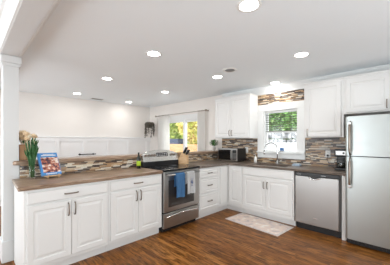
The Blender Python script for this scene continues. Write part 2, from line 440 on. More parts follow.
# kitchen window
def casing(mb, x0, x1, z0, z1, wd, y, sill=True):
    mb.box(x0, x0+wd, y-.022, y, z0, z1-.002, .004); mb.box(x1-wd, x1, y-.022, y, z0, z1-.002, .004)
    mb.box(x0-.001, x1+.001, y-.024, y-.0005, z1-wd, z1+.001, .004)
    if sill:
        mb.box(x0+wd-.004, x1-wd+.004, y-.020, y, z0, z0+wd*.75, .004); mb.box(x0-.005, x1+.005, y-.06, y, z0+wd*.75, z0+wd, .006)
wd = .13
f = MB(); casing(f, -2.35, -1.42, 1.03, 2.088, wd, YB-.0)
fx0, fx1, fz0, fz1 = KX0, KX1, KZ0, KZ1
f.box(fx0, fx0+.045, YB, YB+.12, fz0, fz1); f.box(fx1-.045, fx1, YB, YB+.12, fz0, fz1)
f.box(fx0+.0445, fx1-.0445, YB+.001, YB+.119, fz1-.045, fz1-.0005); f.box(fx0+.0445, fx1-.0445, YB+.001, YB+.119, fz0+.0005, fz0+.065)
# sashes
for z0, z1, yy in ((1.52, 1.955, .075), (1.155, 1.56, .04)):
    f.box(fx0+.045, fx0+.075, YB+yy, YB+yy+.03, z0, z1); f.box(fx1-.075, fx1-.045, YB+yy, YB+yy+.03, z0, z1)
    f.box(fx0+.0745, fx1-.0745, YB+yy+.001, YB+yy+.029, z0+.0005, z0+.035); f.box(fx0+.0745, fx1-.0745, YB+yy+.001, YB+yy+.029, z1-.035, z1-.0005)
struct('window_1', f, 'trim')
g = MB(); g.box(fx0+.07, fx1-.07, YB+.088, YB+.092, 1.55, 1.93); g.box(fx0+.07, fx1-.07, YB+.053, YB+.057, 1.18, 1.53)
struct('window_2', g, 'glass')
# sliding door
d = MB()
casing(d, DX0-.08, DX1+.08, 0, DZ1+.08, .08, YB, sill=False)
d.box(DX0, DX1, YB+.0, YB+.12, 0, .05); d.box(DX0, DX1, YB+.0, YB+.13, DZ1-.05, DZ1); d.box(DX0, DX0+.012, YB, YB+.13, .05, DZ1-.05); d.box(DX1-.012, DX1, YB, YB+.13, .05, DZ1-.05)
for x0, x1, yy in ((DX0+.013, -4.585, .02), (-4.655, DX1-.013, .07)):
    d.box(x0, x0+(.07 if yy > .05 else .09), YB+yy, YB+yy+.04, .05, DZ1-.051); d.box(x1-(.07 if yy < .05 else .09), x1, YB+yy, YB+yy+.04, .05, DZ1-.051)
    d.box(x0+.0695, x1-.0695, YB+yy+.001, YB+yy+.039, .0505, .16); d.box(x0+.0695, x1-.0695, YB+yy+.001, YB+yy+.039, DZ1-.11, DZ1-.0515)
struct('door_1', d, 'trim')
g = MB(); g.box(DX0+.09, -4.65, YB+.038, YB+.042, .15, DZ1-.09); g.box(-4.59, DX1-.09, YB+.088, YB+.092, .15, DZ1-.09)
struct('door_2', g, 'glass')

# ------------------------------------------------------------ cabinet builders (fronts face local -Y)
RP = [(0, 0), (0, .015), (.004, .019), (.052, .019), (.058, .0105), (.070, .0105), (.092, .0175), (.094, .0175)]
DR = [(0, 0), (0, .015), (.004, .019), (.028, .019), (.033, .012), (.041, .012), (.056, .0175)]
FLAT = [(0, 0), (0, .012), (.007, .019), (.009, .019)]
def pull(name, parent, x, z, L, vert, y=-.019, m='pull'):
    b = MB(); h = L/2
    pts = [(-h, y), (-h*.93, y-.018), (-h*.7, y-.028), (0, y-.031), (h*.7, y-.028), (h*.93, y-.018), (h, y)]
    if vert: P = [(x, q, z+a) for a, q in pts]
    else: P = [(x+a, q, z) for a, q in pts]
    b.tube(P, .0065, 8, radii=[.0085, .007, .0065, .0065, .0065, .007, .0085])
    o = b.build(name, m, parent); return o
GR = {'cabinet': 'white kitchen cabinets', 'outlet': 'wall outlets on the mosaic tile', 'downlight': 'recessed downlights in the ceiling', 'tree': 'trees outside', 'curtain': 'curtains at the sliding door', 'towel': 'dish towels on the oven handle', 'vent': 'ceiling vents', 'worktop': 'brown worktops'}
def cab_door(parent, x0, x1, z0, z1, hside=None, hz=None, rings=RP, L=.12):
    o = MB().panel(x0, x1, z0, z1, -.001, rings).build('door', 'cabinet', parent)
    if hside: pull('handle', o, (x0+.030) if hside == 'l' else (x1-.030), hz, L, True)
    return o
def cab_drawer(parent, x0, x1, z0, z1, rings=FLAT, L=.13, handle=True):
    o = MB().panel(x0, x1, z0, z1, -.001, rings).build('drawer', 'cabinet', parent)
    if handle: pull('handle', o, (x0+x1)/2, (z0+z1)/2, L, False)
    return o
def base_body(parent, w, depth=.58, x0=0, toe=.07):
    b = MB()
    b.box(x0, w, 0, depth, .105, CT-.043, .0015, 1); b.box(x0+.001, w-.001, toe, depth, 0, .105)
    return b.build('body', 'cabinet', parent)
RZL = PI/2
def L_thing(name, label, y, group=None): return thing(name, label, 'cabinet', (XF, y, 0), RZL, group)

for y0, wdt, lab in ((.40, .828, 'white two-door base cabinet at the free end of the partition, beside the column'),
                     (1.23, .803, 'white two-door base cabinet directly left of the range')):
    t = L_thing('base_cabinet', lab, y0)
    base_body(t, wdt)
    cab_drawer(t, .022, wdt-.022, .752, .866)
    mid = wdt/2
    cab_door(t, .022, mid-.002, .145, .732, 'r', .64, L=.13)
    cab_door(t, mid+.002, wdt-.022, .145, .732, 'l', .64, L=.13)
t = L_thing('drawer_cabinet', 'white three-drawer base cabinet directly right of the range', 2.812)
base_body(t, .555)
for z0, z1 in ((.722, .866), (.45, .703), (.165, .43)): cab_drawer(t, .02, .54, z0, z1, DR, L=.11)
t = L_thing('corner_cabinet', 'narrow white corner base cabinet with plain panel where both runs meet', 3.368)
b = MB(); b.box(0, .885, 0, .58, .105, CT-.043, .0015, 1); b.box(0, .36, .07, .58, 0, .105); b.box(.3605, .43, .001, .58, 0, .1045); b.build('body', 'cabinet', t)
MB().panel(.03, .245, .165, .866, -.001, FLAT).build('panel', 'cabinet', t)
# right run
t = thing('base_cabinet', 'narrow white single-door base cabinet in the corner, left of the sink cabinet', 'cabinet', (XF+.001, YF, 0))
base_body(t, .335)
cab_door(t, .03, .318, .165, .866)
MB().box(.14, .19, -.024, -.019, .79, .82, .001).build('catch', 'white_plastic', t)
t = thing('sink_cabinet', 'white sink base cabinet with two doors under the window', 'cabinet', (-2.332, YF, 0))
b = MB(); b.box(0, .945, 0, .02, .105, CT-.043); b.box(0, .02, .02, .58, .105, CT-.043); b.box(.925, .945, .02, .58, .105, CT-.043); b.box(.02, .925, .02, .58, .105, .125); b.box(.001, .944, .07, .58, 0, .105); b.build('body', 'cabinet', t)
cab_drawer(t, .02, .925, .742, .866, FLAT, handle=False)
cab_door(t, .02, .4705, .165, .722, 'r', .60, L=.115); cab_door(t, .4745, .925, .165, .722, 'l', .60, L=.115)
tag(MB().box(-.742, -.692, YF-.004, YF+.58, 0, CT-.043, .001, 1).build('filler_panel', 'cabinet'), 'narrow white upright panel between the dishwasher and the refrigerator', 'panel')

# uppers
def upper(name, label, x0, x1, z0, z1, doors):
    t = thing(name, label, 'cabinet', (x0, YU, 0)); w = x1-x0
    b = MB(); b.box(0, w, 0, YB-.012-YU, z0, z1, .0015, 1); b.box(-.006, w+.006, -.010, YB-.012-YU, z1, z1+.018, .004)
    b.build('body', 'cabinet', t)
    for a, c_, side, hz in doors: cab_door(t, a, c_, z0+.018, z1-.035, side, hz, L=.11)
    return t
upper('wall_cabinet', 'white two-door wall cabinet left of the window above the microwave', -3.225, -2.345, 1.42, 2.292,
      [(.015, .438, 'r', 1.53), (.442, .865, 'l', 1.53)])
upper('wall_cabinet', 'tall white single-door wall cabinet right of the window', -1.33, -.775, 1.42, 2.292, [(.03, .525, 'l', 1.50)])
upper('wall_cabinet', 'short white wall cabinet above the refrigerator', -.773, .27, 1.76, 2.292,
      [(.03, .519, 'r', 1.86), (.523, 1.012, 'l', 1.86)])

# ------------------------------------------------------------ worktops
EDGE = [(.018, CT-.0425), (.006, CT-.040), (.002, CT-.032), (.008, CT-.025), (.009, CT-.022), (.001, CT-.017), (0, CT-.009), (.003, CT-.003), (.011, CT)]
yl0, yl1 = .350, 2.036
xb = XH+.010
o = MB().slab([(XC, yl0+.014), (XC, yl1), (xb, yl1), (xb, yl0+.035), (XC-.014, yl0)], EDGE).build('worktop', 'counter')
tag(o, 'brown laminate worktop on the partition cabinets left of the range', 'worktop')
yb_ = YB-.011
rs = MB().slab([(XC, 2.805), (XC, YC), (-.693, YC), (-.693, yb_), (xb, yb_), (xb, 2.805)], EDGE).build('worktop', 'counter_x_shaded')
tag(rs, 'brown L-shaped worktop, shaded in its colour, under the microwave and window', 'worktop')
SX0, SX1, SY0, SY1 = -2.19, -1.56, 3.735, 4.07
cut = MB().box(SX0, SX1, SY0, SY1, .8, 1.0, .04, 3).build('cutter', 'steel')
bo = rs.modifiers.new('hole', 'BOOLEAN'); bo.operation = 'DIFFERENCE'; bo.object = cut; bo.solver = 'EXACT'
dg = bpy.context.evaluated_depsgraph_get(); dg.update()
nm = bpy.data.meshes.new_from_object(rs.evaluated_get(dg)); rs.modifiers.clear(); rs.data = nm
nm.materials.clear(); nm.materials.append(MAT['counter_x_shaded'])
bpy.data.objects.remove(cut)
# sink basin
s = MB(); zb_ = .72; zt_ = CT-.045
s.box(SX0-.012, SX0, SY0-.012, SY1+.012, zb_, zt_); s.box(SX1, SX1+.012, SY0-.012, SY1+.012, zb_, zt_)
s.box(SX0, SX1, SY0-.012, SY0, zb_, zt_); s.box(SX0, SX1, SY1, SY1+.012, zb_, zt_); s.box(SX0, SX1, SY0, SY1, zb_, zb_+.012)
t = thing('sink', 'stainless undermount sink set in the worktop below the window', 'sink', ((SX0+SX1)/2, (SY0+SY1)/2, zb_))
o = s.build('basin', 'steel'); o.parent = t; o.matrix_parent_inverse = Matrix.Translation(-t.location)
MB().lathe([(0, .013), (.04, .013), (.043, .018), (.02, .016), (0, .016)]).build('drain', 'chrome', t)
# faucet
t = thing('faucet', 'brushed gooseneck faucet rising behind the sink', 'faucet', (-1.885, 4.155, CT))
P = [(0, 0, .05), (0, 0, .20), (0, 0, .28)]
dx, dy = -.075, -.11
for k in range(1, 13):
    a = PI*k/12; P.append((dx*(1-math.cos(a)), dy*(1-math.cos(a)), .28+.115*math.sin(a)))
P.append((2*dx, 2*dy, .235))
MB().tube(P, .012, 12).build('spout', 'chrome', t)
MB().lathe([(0, 0), (.03, 0), (.03, .008), (.02, .014), (.018, .06), (0, .06)]).build('base', 'chrome', t)
MB().tube([(2*dx, 2*dy, .245), (2*dx, 2*dy, .18)], .016, 12).build('spray_head', 'chrome', t)
MB().tube([(.016, 0, .045), (.05, -.01, .05), (.095, -.02, .075)], .007, 8).build('lever', 'chrome', t)

# ledge on the partition
tag(MB().slab([(XH+.045, .39+.03), (XH+.045, YB-.012), (XH-.235, YB-.012), (XH-.235, .47), (XH-.004, .47), (XH-.004, .39), (XH+.015, .39)],
              [(.012, 1.086), (.002, 1.092), (0, 1.112), (.003, 1.128), (.014, 1.136)]).build('bar_ledge', 'counter'),
    'brown raised ledge running along the top of the partition', 'ledge')

# ------------------------------------------------------------ range
RY0 = 2.042; RW = .758
t = thing('range', 'stainless electric range with black glass cooktop between the cabinets', 'range', (XF, RY0, 0), RZL)
# local: x 0..RW, y 0 = face plane, -y to room, depth to .61
b = MB(); b.box(0, RW, .012, .565, .06, CT-.02); b.box(.05, RW-.05, .04, .55, 0, .06)
for xx in (.03, RW-.03):
    b.lathe([(0, 0), (.018, 0), (.018, .06), (0, .06)], xx, .05, 12)
b.build('body', 'black', t)
MB().box(0, RW, -.052, .495, CT-.019, CT+.008, .006, 3).build('cooktop', 'black_glass', t)
for (cx, cy, r) in ((.2, .10, .105), (.56, .10, .085), (.2, .38, .08), (.56, .38, .105)):
    q = MB()
    for rr in (r, r*.62): q.lathe([(rr-.003, CT+.0082), (rr, CT+.0090), (rr+.003, CT+.0082)], cx, cy, 40)
    q.build('burner_ring', 'ring', t)
# backguard with arched top
bgm = MB(); n = 16
top = [(RW*i/n, 1.125+.085*math.sin(PI*i/n)**.55) for i in range(n+1)]
def bgy(z, back=False): return .570 if back else (.495+.035*(z-1.02)/.2)
tb = bmesh.new(); F_ = []; B_ = []; Fl = []; Bl = []
for x, z in top:
    F_.append(tb.verts.new((x, bgy(z)+.010, z))); B_.append(tb.verts.new((x, .570, z)))
    Fl.append(tb.verts.new((x, bgy(1.02), 1.02))); Bl.append(tb.verts.new((x, .570, 1.02)))
for i in range(n):
    tb.faces.new((Fl[i], Fl[i+1], F_[i+1], F_[i])); tb.faces.new((F_[i], F_[i+1], B_[i+1], B_[i])); tb.faces.new((Bl[i+1], Bl[i], B_[i], B_[i+1])); tb.faces.new((Fl[i+1], Fl[i], Bl[i], Bl[i+1]))
tb.faces.new((Fl[0], F_[0], B_[0], Bl[0])); tb.faces.new((Fl[n], Bl[n], B_[n], F_[n]))
bmesh.ops.recalc_face_normals(tb, faces=tb.faces)
bgm._add(tb)
bgo = bgm.build('backguard', 'steel_light', t)
MB().box(.0, RW, .497, .568, CT-.02, 1.02, .003).build('backguard_base', 'black', t)
tilt = Matrix.Translation((0, .4985, 1.02)) @ Matrix.Rotation(-math.atan2(.045, .2), 4, 'X')
def face_box(x0, x1, z0, z1, d): return MB().box(x0, x1, -d, .004, z0, z1, .002, 1, rot=tilt)
dsp = face_box(.27, .52, .075, .145, .004).build('display', 'black_glass', t)
mk = MB()
for i in range(6):
    for j in range(2): mk.box(.285+.038*i, .305+.038*i, -.0055, -.0045, .09+.026*j, .098+.026*j, rot=tilt)
mk.build('touch_marks', 'white_towel', dsp)
for kx in (.055, .115, .175, .232, .60, .665):
    kb = MB(); kb.lathe([(0, 0), (.021, 0), (.021, .014), (.017, .024), (0, .026)], n=18, mtx=tilt @ Matrix.Translation((kx, -.003, .10)) @ Matrix.Rotation(PI/2, 4, 'X'))
    kb.box(kx-.003, kx+.003, -.034, -.026, .085, .115, .001, 1, rot=tilt)
    kb.build('knob', 'pull', t)
# oven door
dr = MB(); dr.box(.004, RW-.004, -.034, .010, .305, CT-.024, .008, 3)
od = dr.build('oven_door', 'steel', t)
MB().box(.09, RW-.13, -.0365, -.033, .375, .775, .002, 1).build('oven_window', 'oven_glass', od)
h = MB(); hz = .862
h.tube([(.05, -.082, hz), (RW/2, -.090, hz), (RW-.05, -.082, hz)], .013, 12)
for xx in (.065, RW-.065): h.tube([(xx, -.033, hz), (xx, -.083, hz)], .010, 10)
h.build('oven_handle', 'steel', od)
dw = MB(); dw.box(.004, RW-.004, -.030, .010, .068, .288, .008, 3)
sd = dw.build('storage_drawer', 'steel', t)
MB().tube([(.05+(RW-.1)*i/12, -.040-.022*math.sin(PI*i/12), .232+.030*math.sin(PI*i/12)) for i in range(13)], .012, 10).build('drawer_handle', 'chrome', sd)
MB().box(.01, RW-.01, -.006, .010, .288, .305).build('gap_strip', 'black', t)  # black strip filling the gap between oven door and drawer

# towels over the oven handle (hang on the bar, local x along the handle)
def towel(label, y0, wd, zb, m, motif=None, seed=0):
    rnd = random.Random(seed)
    t = thing('dish_towel', label, 'towel', (XF+.088, y0, hz), RZL)
    # profile: back flap up over the bar and down the front. local y: -out
    prof = [(.026, -(hz-zb)*.55), (.024, -.15), (.022, -.03), (.018, .004), (.010, .018), (0, .022), (-.010, .018), (-.020, .004), (-.023, -.03), (-.026, -.12), (-.030, -.22), (-.031, -(hz-zb))]
    nx = 24; b = bmesh.new(); G = []
    for j, (yy, zz) in enumerate(prof):
        row = []
        for i in range(nx+1):
            u = i/nx; am = .006*min(1, abs(zz)*6) * (1 if yy < 0 else .3)
            row.append(b.verts.new(((u-.0)*wd*(1-.0*j) + .004*math.sin(j), yy-am*(1+math.sin(u*15+seed)), zz+(.006*math.sin(u*5) if j in (0, len(prof)-1) else 0))))
        G.append(row)
    for a, c_ in zip(G, G[1:]):
        for i in range(nx): f = b.faces.new((a[i], a[i+1], c_[i+1], c_[i])); f.smooth = True
    ex = bmesh.ops.solidify(b, geom=b.faces[:], thickness=.004)
    mb = MB(); mb._add(b)
    mb.build('cloth', m, t)
    if motif:
        q = MB()
        for (x0, x1, z0, z1) in motif: q.box(x0, x1, -.0495, -.0455, z0, z1, .001, 1)
        q.build('printed_motif', 'navy', t)
    return t
towel('blue dish towel hanging on the oven handle', RY0+.170, .180, .515, 'blue_towel', seed=2)
towel('white dish towel with navy print hanging on the oven handle', RY0+.405, .160, .535, 'white_towel',
      motif=[(.075, .081, -.20, -.09), (.060, .096, -.125, -.118), (.055, .068, -.16, -.13), (.088, .101, -.17, -.135), (.065, .091, -.205, -.198)], seed=5)

# ------------------------------------------------------------ dishwasher
t = thing('dishwasher', 'stainless dishwasher between the sink cabinet and the refrigerator', 'dishwasher', (-1.372, YF, 0))
DWW = .617
MB().box(.004, DWW-.004, .006, .57, .10, CT-.046).build('body', 'steel_dark', t)
MB().box(.01, DWW-.01, .045, .55, 0, .10).build('toe_kick', 'black', t)
do = MB().box(.010, DWW-.016, -.026, .006, .108, .828, .007, 3).build('door', 'steel', t)
cp = MB().box(.010, DWW-.016, -.022, .006, .832, CT-.046, .004).build('control_panel', 'black', t)
for i in range(9): MB().box(.05+.012*i+(.28 if i > 3 else 0), .056+.012*i+(.28 if i > 3 else 0), -.0232, -.0218, .852, .860).build('indicator_mark', 'white_towel', cp)
hk = MB(); hk.tube([(.205+.17*i/10, -.030-.018*math.sin(PI*i/10), .822-.026*math.sin(PI*i/10)) for i in range(11)], .009, 10)
hk.build('pocket_handle', 'chrome', do)
MB().box(.235, .345, -.0275, -.0255, .80, .826, .001, 1).build('handle_recess', 'black', do)
MB().box(.27, .33, -.0272, -.0255, .215, .222).build('badge', 'chrome', do)

# ------------------------------------------------------------ refrigerator
FX, FYF, FW, FH = -.678, 3.53, .80, 1.685
t = thing('refrigerator', 'stainless top-freezer refrigerator at the right edge of the kitchen', 'refrigerator', (FX, FYF, 0))
MB().box(.006, FW-.006, .075, .70, .05, FH-.01, .004).build('body', 'steel_dark', t)
g = MB(); g.box(.012, FW-.012, .045, .075, .015, .075, .003)
for k in range(18): g.box(.03+.04*k, .055+.04*k, .040, .046, .03, .06)
g.build('base_grille', 'black', t)
for xx in (.05, FW-.05):
    for yy in (.12, .62): MB().lathe([(0, 0), (.02, 0), (.02, .05), (0, .05)], xx, yy, 12).build('foot', 'black', t)
for nm_, z0, z1 in (('fridge_door', .085, 1.160), ('freezer_door', 1.172, FH)):
    dm = MB()
    t2 = bmesh.new()
    prof = [(0, .068), (0, .02), (.006, .009), (.018, .004), (.04, .0015), (.10, -.002), (FW/2, -.005), (FW-.10, -.002), (FW-.04, .0015), (FW-.018, .004), (FW-.006, .009), (FW, .02), (FW, .068)]
    dm.prism(prof, 'z', z0, z1)
    o = dm.build(nm_, 'steel_bright', t)
    for f in o.data.polygons: f.use_smooth = len(f.vertices) == 4
    bb = bmesh.new(); bb.from_mesh(o.data)
    for e in bb.edges: e.smooth = all(len(f.verts) == 4 for f in e.link_faces)
    bb.to_mesh(o.data); bb.free()
    ends = (z1-.07, z0+.012) if nm_ == 'freezer_door' else (z1-.012, z1-.40)
    hh = MB(); za, zb2 = ends; xs = .056
    hh.tube([(xs, .0, za), (xs, -.030, za-.008*(1 if za > zb2 else -1)), (xs, -.048, za-.05), (xs, -.052, (za+zb2)/2), (xs, -.048, zb2+.05), (xs, -.030, zb2+.008), (xs, .0, zb2)], .011, 12, flat=1.3)
    hh.build('handle', 'pull', o)
    cc = MB(); zc_ = za-.02 if nm_ == 'freezer_door' else zb2+.02
    cc.box(xs-.014, xs+.014, -.055, .0, zc_-.018, zc_+.018, .006, 2); cc.build('handle_cap', 'chrome', o)
MB().box(.01, FW-.01, .03, .072, 1.158, 1.174).build('door_gasket', 'black', t)
MB().box(FW-.09, FW-.02, .02, .12, FH-.012, FH+.012, .004).build('hinge_cover', 'steel_dark', t)

# ------------------------------------------------------------ microwave
t = thing('microwave', 'silver and black countertop microwave in the corner under the wall cabinet', 'microwave', (-3.115, 3.90, CT))
MWW, MWH, MWD = .50, .275, .34
MB().box(0, MWW, .012, MWD, .012, MWH, .006).build('case', 'black', t)
fm = MB(); fm.box(0, MWW, 0, .014, .012, MWH, .004)
fr = fm.build('front_frame', 'steel', t)
dm = MB().box(.018, .345, -.006, .001, .035, MWH-.025, .003).build('door', 'black_glass', fr)
MB().box(.355, .375, -.030, -.016, .045, MWH-.04, .005).build('door_handle', 'steel', dm)
MB().box(.39, MWW-.018, -.004, .001, .04, MWH-.03, .002).build('keypad', 'black', fr)
q = MB()
for i in range(3):
    for j in range(5): q.box(.398+.028*i, .418+.028*i, -.0055, -.0038, .055+.027*j, .072+.027*j)
q.build('keypad_buttons', 'steel_dark', fr)
for xx in (.04, MWW-.04):
    for yy in (.05, MWD-.05): MB().lathe([(0, 0), (.014, 0), (.012, .014), (0, .014)], xx, yy, 10).build('foot', 'black', t)

# coffee maker
t = thing('coffee_maker', 'black drip coffee maker on the worktop beside the refrigerator', 'coffee maker', (-.795, 3.99, CT))
b = MB(); b.box(-.09, .09, -.11, .12, 0, .035, .01); b.box(-.09, .09, .02, .12, .035, .30, .01); b.box(-.09, .09, -.11, .12, .20, .31, .014); b.build('housing', 'black', t)
MB().lathe([(0, .037), (.062, .037), (.072, .07), (.070, .12), (.050, .16), (.052, .172), (.047, .172), (.045, .16), (.066, .12), (.068, .07), (.058, .042), (0, .042)], 0, -.04).build('carafe', 'clear', t)
MB().lathe([(0, .044), (.058, .044), (.066, .07), (.064, .105), (0, .105)], 0, -.04).build('coffee', 'bottle', t)
MB().tube([(-.05, -.06, .15), (-.085, -.10, .15), (-.09, -.11, .10), (-.065, -.08, .07)], .007, 8).build('carafe_handle', 'steel', t)
MB().box(-.07, .07, -.112, -.108, .225, .285, .001, 1).build('control_strip', 'steel', t)
MB().lathe([(0, 0), (.014, 0), (.012, .01), (0, .01)], mtx=Matrix.Translation((.03, -.112, .255)) @ Matrix.Rotation(PI/2, 4, 'X')).build('brew_button', 'black', t)

# outlets
def outlet(label, x, z):
    t = thing('wall_outlet', label, 'outlet', (x, YB-.0105, z))
    MB().box(-.038, .038, -.006, 0, -.058, .058, .003).build('cover_plate', 'white_plastic', t)
    for zz in (-.025, .025):
        o = MB().box(-.016, .016, -.008, -.005, zz-.014, zz+.014, .002).build('socket', 'white_plastic', t)
        MB().box(-.007, -.004, -.0085, -.0075, zz-.006, zz+.006).box(.004, .007, -.0085, -.0075, zz-.006, zz+.006).build('socket_slots', 'slot', o)
    return t
outlet('white wall outlet on the mosaic tile just right of the microwave', -2.61, 1.17)
t = outlet('white wall outlet on the mosaic tile left of the coffee maker', -1.06, 1.15)
p = thing('power_plug', 'black power plug in the outlet beside the coffee maker', 'plug', (-1.06, YB-.0205, 1.125))
MB().box(-.014, .014, -.028, 0, -.014, .014, .004).build('plug_body', 'black', p)
MB().tube([(0, -.02, -.014), (.0, -.03, -.08), (.04, -.04, -.16), (.10, -.05, -.19)], .003, 6).build('cord', 'black', p)

# soap dispenser, dish cloth, sill box
t = thing('soap_dispenser', 'white pump soap bottle on the worktop left of the sink', 'bottle', (-2.325, 4.12, CT))
MB().lathe([(0, 0), (.028, 0), (.031, .006), (.031, .085), (.022, .105), (.011, .112), (.011, .122), (0, .122)]).build('bottle', 'white_plastic', t)
MB().tube([(0, 0, .12), (0, 0, .152), (-.012, -.012, .156), (-.03, -.03, .15)], .005, 8).build('pump', 'white_plastic', t)
t = thing('dish_cloth', 'pale blue folded cloth on the worktop right of the sink', 'cloth', (-1.50, 4.08, CT))
b = MB(); b.box(-.07, .07, -.05, .05, .0, .012, .005); b.box(-.065, .068, -.045, .05, .012, .024, .005); b.box(-.06, .05, -.04, .048, .024, .034, .004); b.build('folds', 'sponge', t)
t = thing('sponge_holder', 'small dark blue sponge in a holder standing on the window sill', 'sponge', (-1.83, YB-.042, 1.16))
MB().box(-.045, .045, -.014, .014, .0, .02, .004).build('holder', 'chrome', t)
MB().box(-.038, .038, -.010, .010, .020, .075, .004).build('sponge', 'blue_sponge', t)

# ------------------------------------------------------------ things on the left worktop
t = thing('olive_oil_bottle', 'dark glass bottle with lime green label left of the range', 'bottle', (-3.12, 1.925, CT))
MB().lathe([(0, 0), (.028, 0), (.031, .006), (.031, .15), (.026, .175), (.013, .20), (.012, .225), (0, .225)]).build('bottle', 'bottle', t)
MB().lathe([(.0315, .045), (.0325, .046), (.0325, .118), (.0315, .12)]).build('label', 'label', t)
MB().lathe([(0, .225), (.014, .225), (.014, .25), (0, .252)]).build('cap', 'black', t)
# knife block
t = thing('knife_block', 'blond wood knife block with black-handled knives right of the range', 'knife block', (-3.165, 2.90, CT), math.radians(115))
b = MB(); b.prism([(-.10, 0), (.085, 0), (.085, .045), (-.005, .215), (-.10, .165)], 'x', -.058, .058)
b.build('block', 'block', t)
KB = t
for r_ in range(2):
    for c_ in range(3):
        u = .22+.52*r_; p0 = Vector((-.036+.036*c_, -.10+.095*u, .165+.05*u)); dv = Vector((0, -.46, .88)).normalized()
        L = .125 if r_ else .10
        k = thing('kitchen_knife', 'black-handled knife in the %s row of the knife block, %s slot' % (('lower front', 'taller back')[r_], ('left', 'middle', 'right')[c_]), 'knife', KB.location, math.radians(115), 'kitchen knives in the block')
        MB().tube([p0+dv*.001, p0+dv*.012, p0+dv*.03, p0+dv*(L*.6), p0+dv*L], .009, 8, radii=[.006, .008, .012, .010, .013], flat=1.3).build('knife_handle', 'black', k)
# cookbook on easel
t = thing('book_easel', 'small wooden easel holding the blue cookbook', 'easel', (-3.09, .735, CT), RZL+math.radians(6))
b = MB()
for xx in (-.055, .055):
    b.tube([(xx, -.055, .006), (xx, .022, .018), (xx, .092, .150)], .006, 8); b.tube([(xx, -.055, .006), (xx, -.055, .045)], .005, 8); b.tube([(xx, .092, .15), (xx, .125, .005)], .005, 8)
b.box(-.085, .085, -.050, -.008, .018, .029, .003)
b.build('frame', 'block', t)
bk = thing('cookbook', 'blue cookbook with a food picture cover leaning on an easel', 'book', (-3.09+.018, .735, CT+.033), RZL+math.radians(6))
tl = Matrix.Rotation(-math.radians(33), 4, 'X')
BW, BH = .205, .30
b = MB().box(-BW/2, BW/2, -.003, 0, 0, BH, rot=tl).box(-BW/2, BW/2, .026, .029, 0, BH, rot=tl).box(-BW/2-.003, -BW/2+.001, -.003, .029, 0, BH, rot=tl)
cv = b.build('cover', 'book_blue', bk)
MB().box(-BW/2+.001, BW/2-.004, 0, .026, .004, BH-.004, rot=tl).build('pages', 'pages', bk)
MB().box(-BW/2+.018, BW/2-.004, -.0042, -.003, .035, BH-.062, rot=tl).build('cover_picture', 'book_photo', cv)
for a_, b_, c_, d_ in ((-BW/2+.03, BW/2-.02, BH-.042, BH-.030), (-BW/2+.05, BW/2-.04, BH-.024, BH-.018), (-BW/2+.04, BW/2-.05, .014, .022)):
    MB().box(a_, b_, -.0042, -.003, c_, d_, rot=tl).build('title_band', 'white_towel', cv)
# glass vase with green stems and cream flowers
rnd = random.Random(3)
t = thing('flower_vase', 'clear glass vase standing on the worktop beside the cookbook', 'vase', (-3.13, .548, CT))
MB().lathe([(0, 0), (.036, 0), (.038, .008), (.034, .10), (.040, .155), (.037, .155), (.031, .10), (.034, .014), (0, .012)]).build('vase', 'clear', t)
t = thing('flower_bouquet', 'bunch of cream and peach flowers on long green stems in the glass vase', 'flowers', (-3.13, .548, CT))
st = MB()
for k in range(60):
    a = rnd.uniform(0, 2*PI); r1 = rnd.uniform(0, .022); r2 = rnd.uniform(.01, .070); zt = rnd.uniform(.30, .43)
    p1 = Vector((r1*math.cos(a), r1*math.sin(a), .02)); p2 = Vector((r2*math.cos(a)*.5, r2*math.sin(a)*.5, .20)); p3 = Vector((r2*math.cos(a)-.01, r2*math.sin(a), zt))
    st.tube([p1, p2, p3], .003, 5)
    for j in range(7):
        q = p2.lerp(p3, rnd.random()); d_ = Vector((rnd.uniform(-.4, .4), rnd.uniform(-.4, .4), 1))
        st.leaf(q, d_, rnd.uniform(.05, .09), .014, n=Vector((rnd.uniform(-1, 1), rnd.uniform(-1, 1), .1)).normalized())
st.build('stems', 'leaf_stem', t)
for k in range(6):
    a = rnd.uniform(0, 2*PI); r = rnd.uniform(.0, .05); zc = rnd.uniform(.40, .50); cx_, cy_ = r*math.cos(a)-.015, r*math.sin(a)-.012
    fb = MB()
    for j in range(16):
        aa = j*2.4; el = .3+.07*j
        fb.leaf((cx_, cy_, zc), (math.cos(aa)*math.cos(el), math.sin(aa)*math.cos(el), math.sin(el)),   .045, .034)
    fb.tube([(cx_*.6, cy_*.6, .30), (cx_, cy_, zc)], .003, 5)
    fb.build('flower', 'petal' if k % 3 else 'petal2', t)
# wooden pot on the ledge with dried flowers
t = thing('wooden_planter', 'tall brown wooden planter with peach blooms on the ledge beside the column', 'planter', (-3.415, .512, 1.136))
b = MB(); b.prism([(-.048, -.048), (.048, -.048), (.048, .048), (-.048, .048)], 'z', 0, .17); b.box(-.052, .052, -.052, .052, .17, .185, .003)
for k in range(3): b.box(-.0505, .0505, -.0505, .0505, .02+.05*k, .026+.05*k)
b.build('box', 'wood_dark', t)
for k in range(14):
    a = rnd.uniform(0, 2*PI); r = rnd.uniform(.0, .065); zc = rnd.uniform(.21, .33); cx_, cy_ = r*math.cos(a), r*math.sin(a)-.0
    fb = MB(); fb.tube([(cx_*.4, cy_*.4, .16), (cx_, cy_, zc)], .003, 5)
    for j in range(20):
        aa = j*2.4; el = -.3+.09*j
        fb.leaf((cx_, cy_, zc), (math.cos(aa)*math.cos(el), math.sin(aa)*math.cos(el), math.sin(el)), .056, .042)
    fb.build('bloom', 'petal', t)
lf = MB()
for k in range(26):
    a = rnd.uniform(0, 2*PI); lf.leaf((0, 0, .18+rnd.uniform(0, .08)), (math.cos(a)*.7, math.sin(a)*.7, rnd.uniform(.3, 1)), .08, .02)
lf.build('leaves', 'leaf', t)
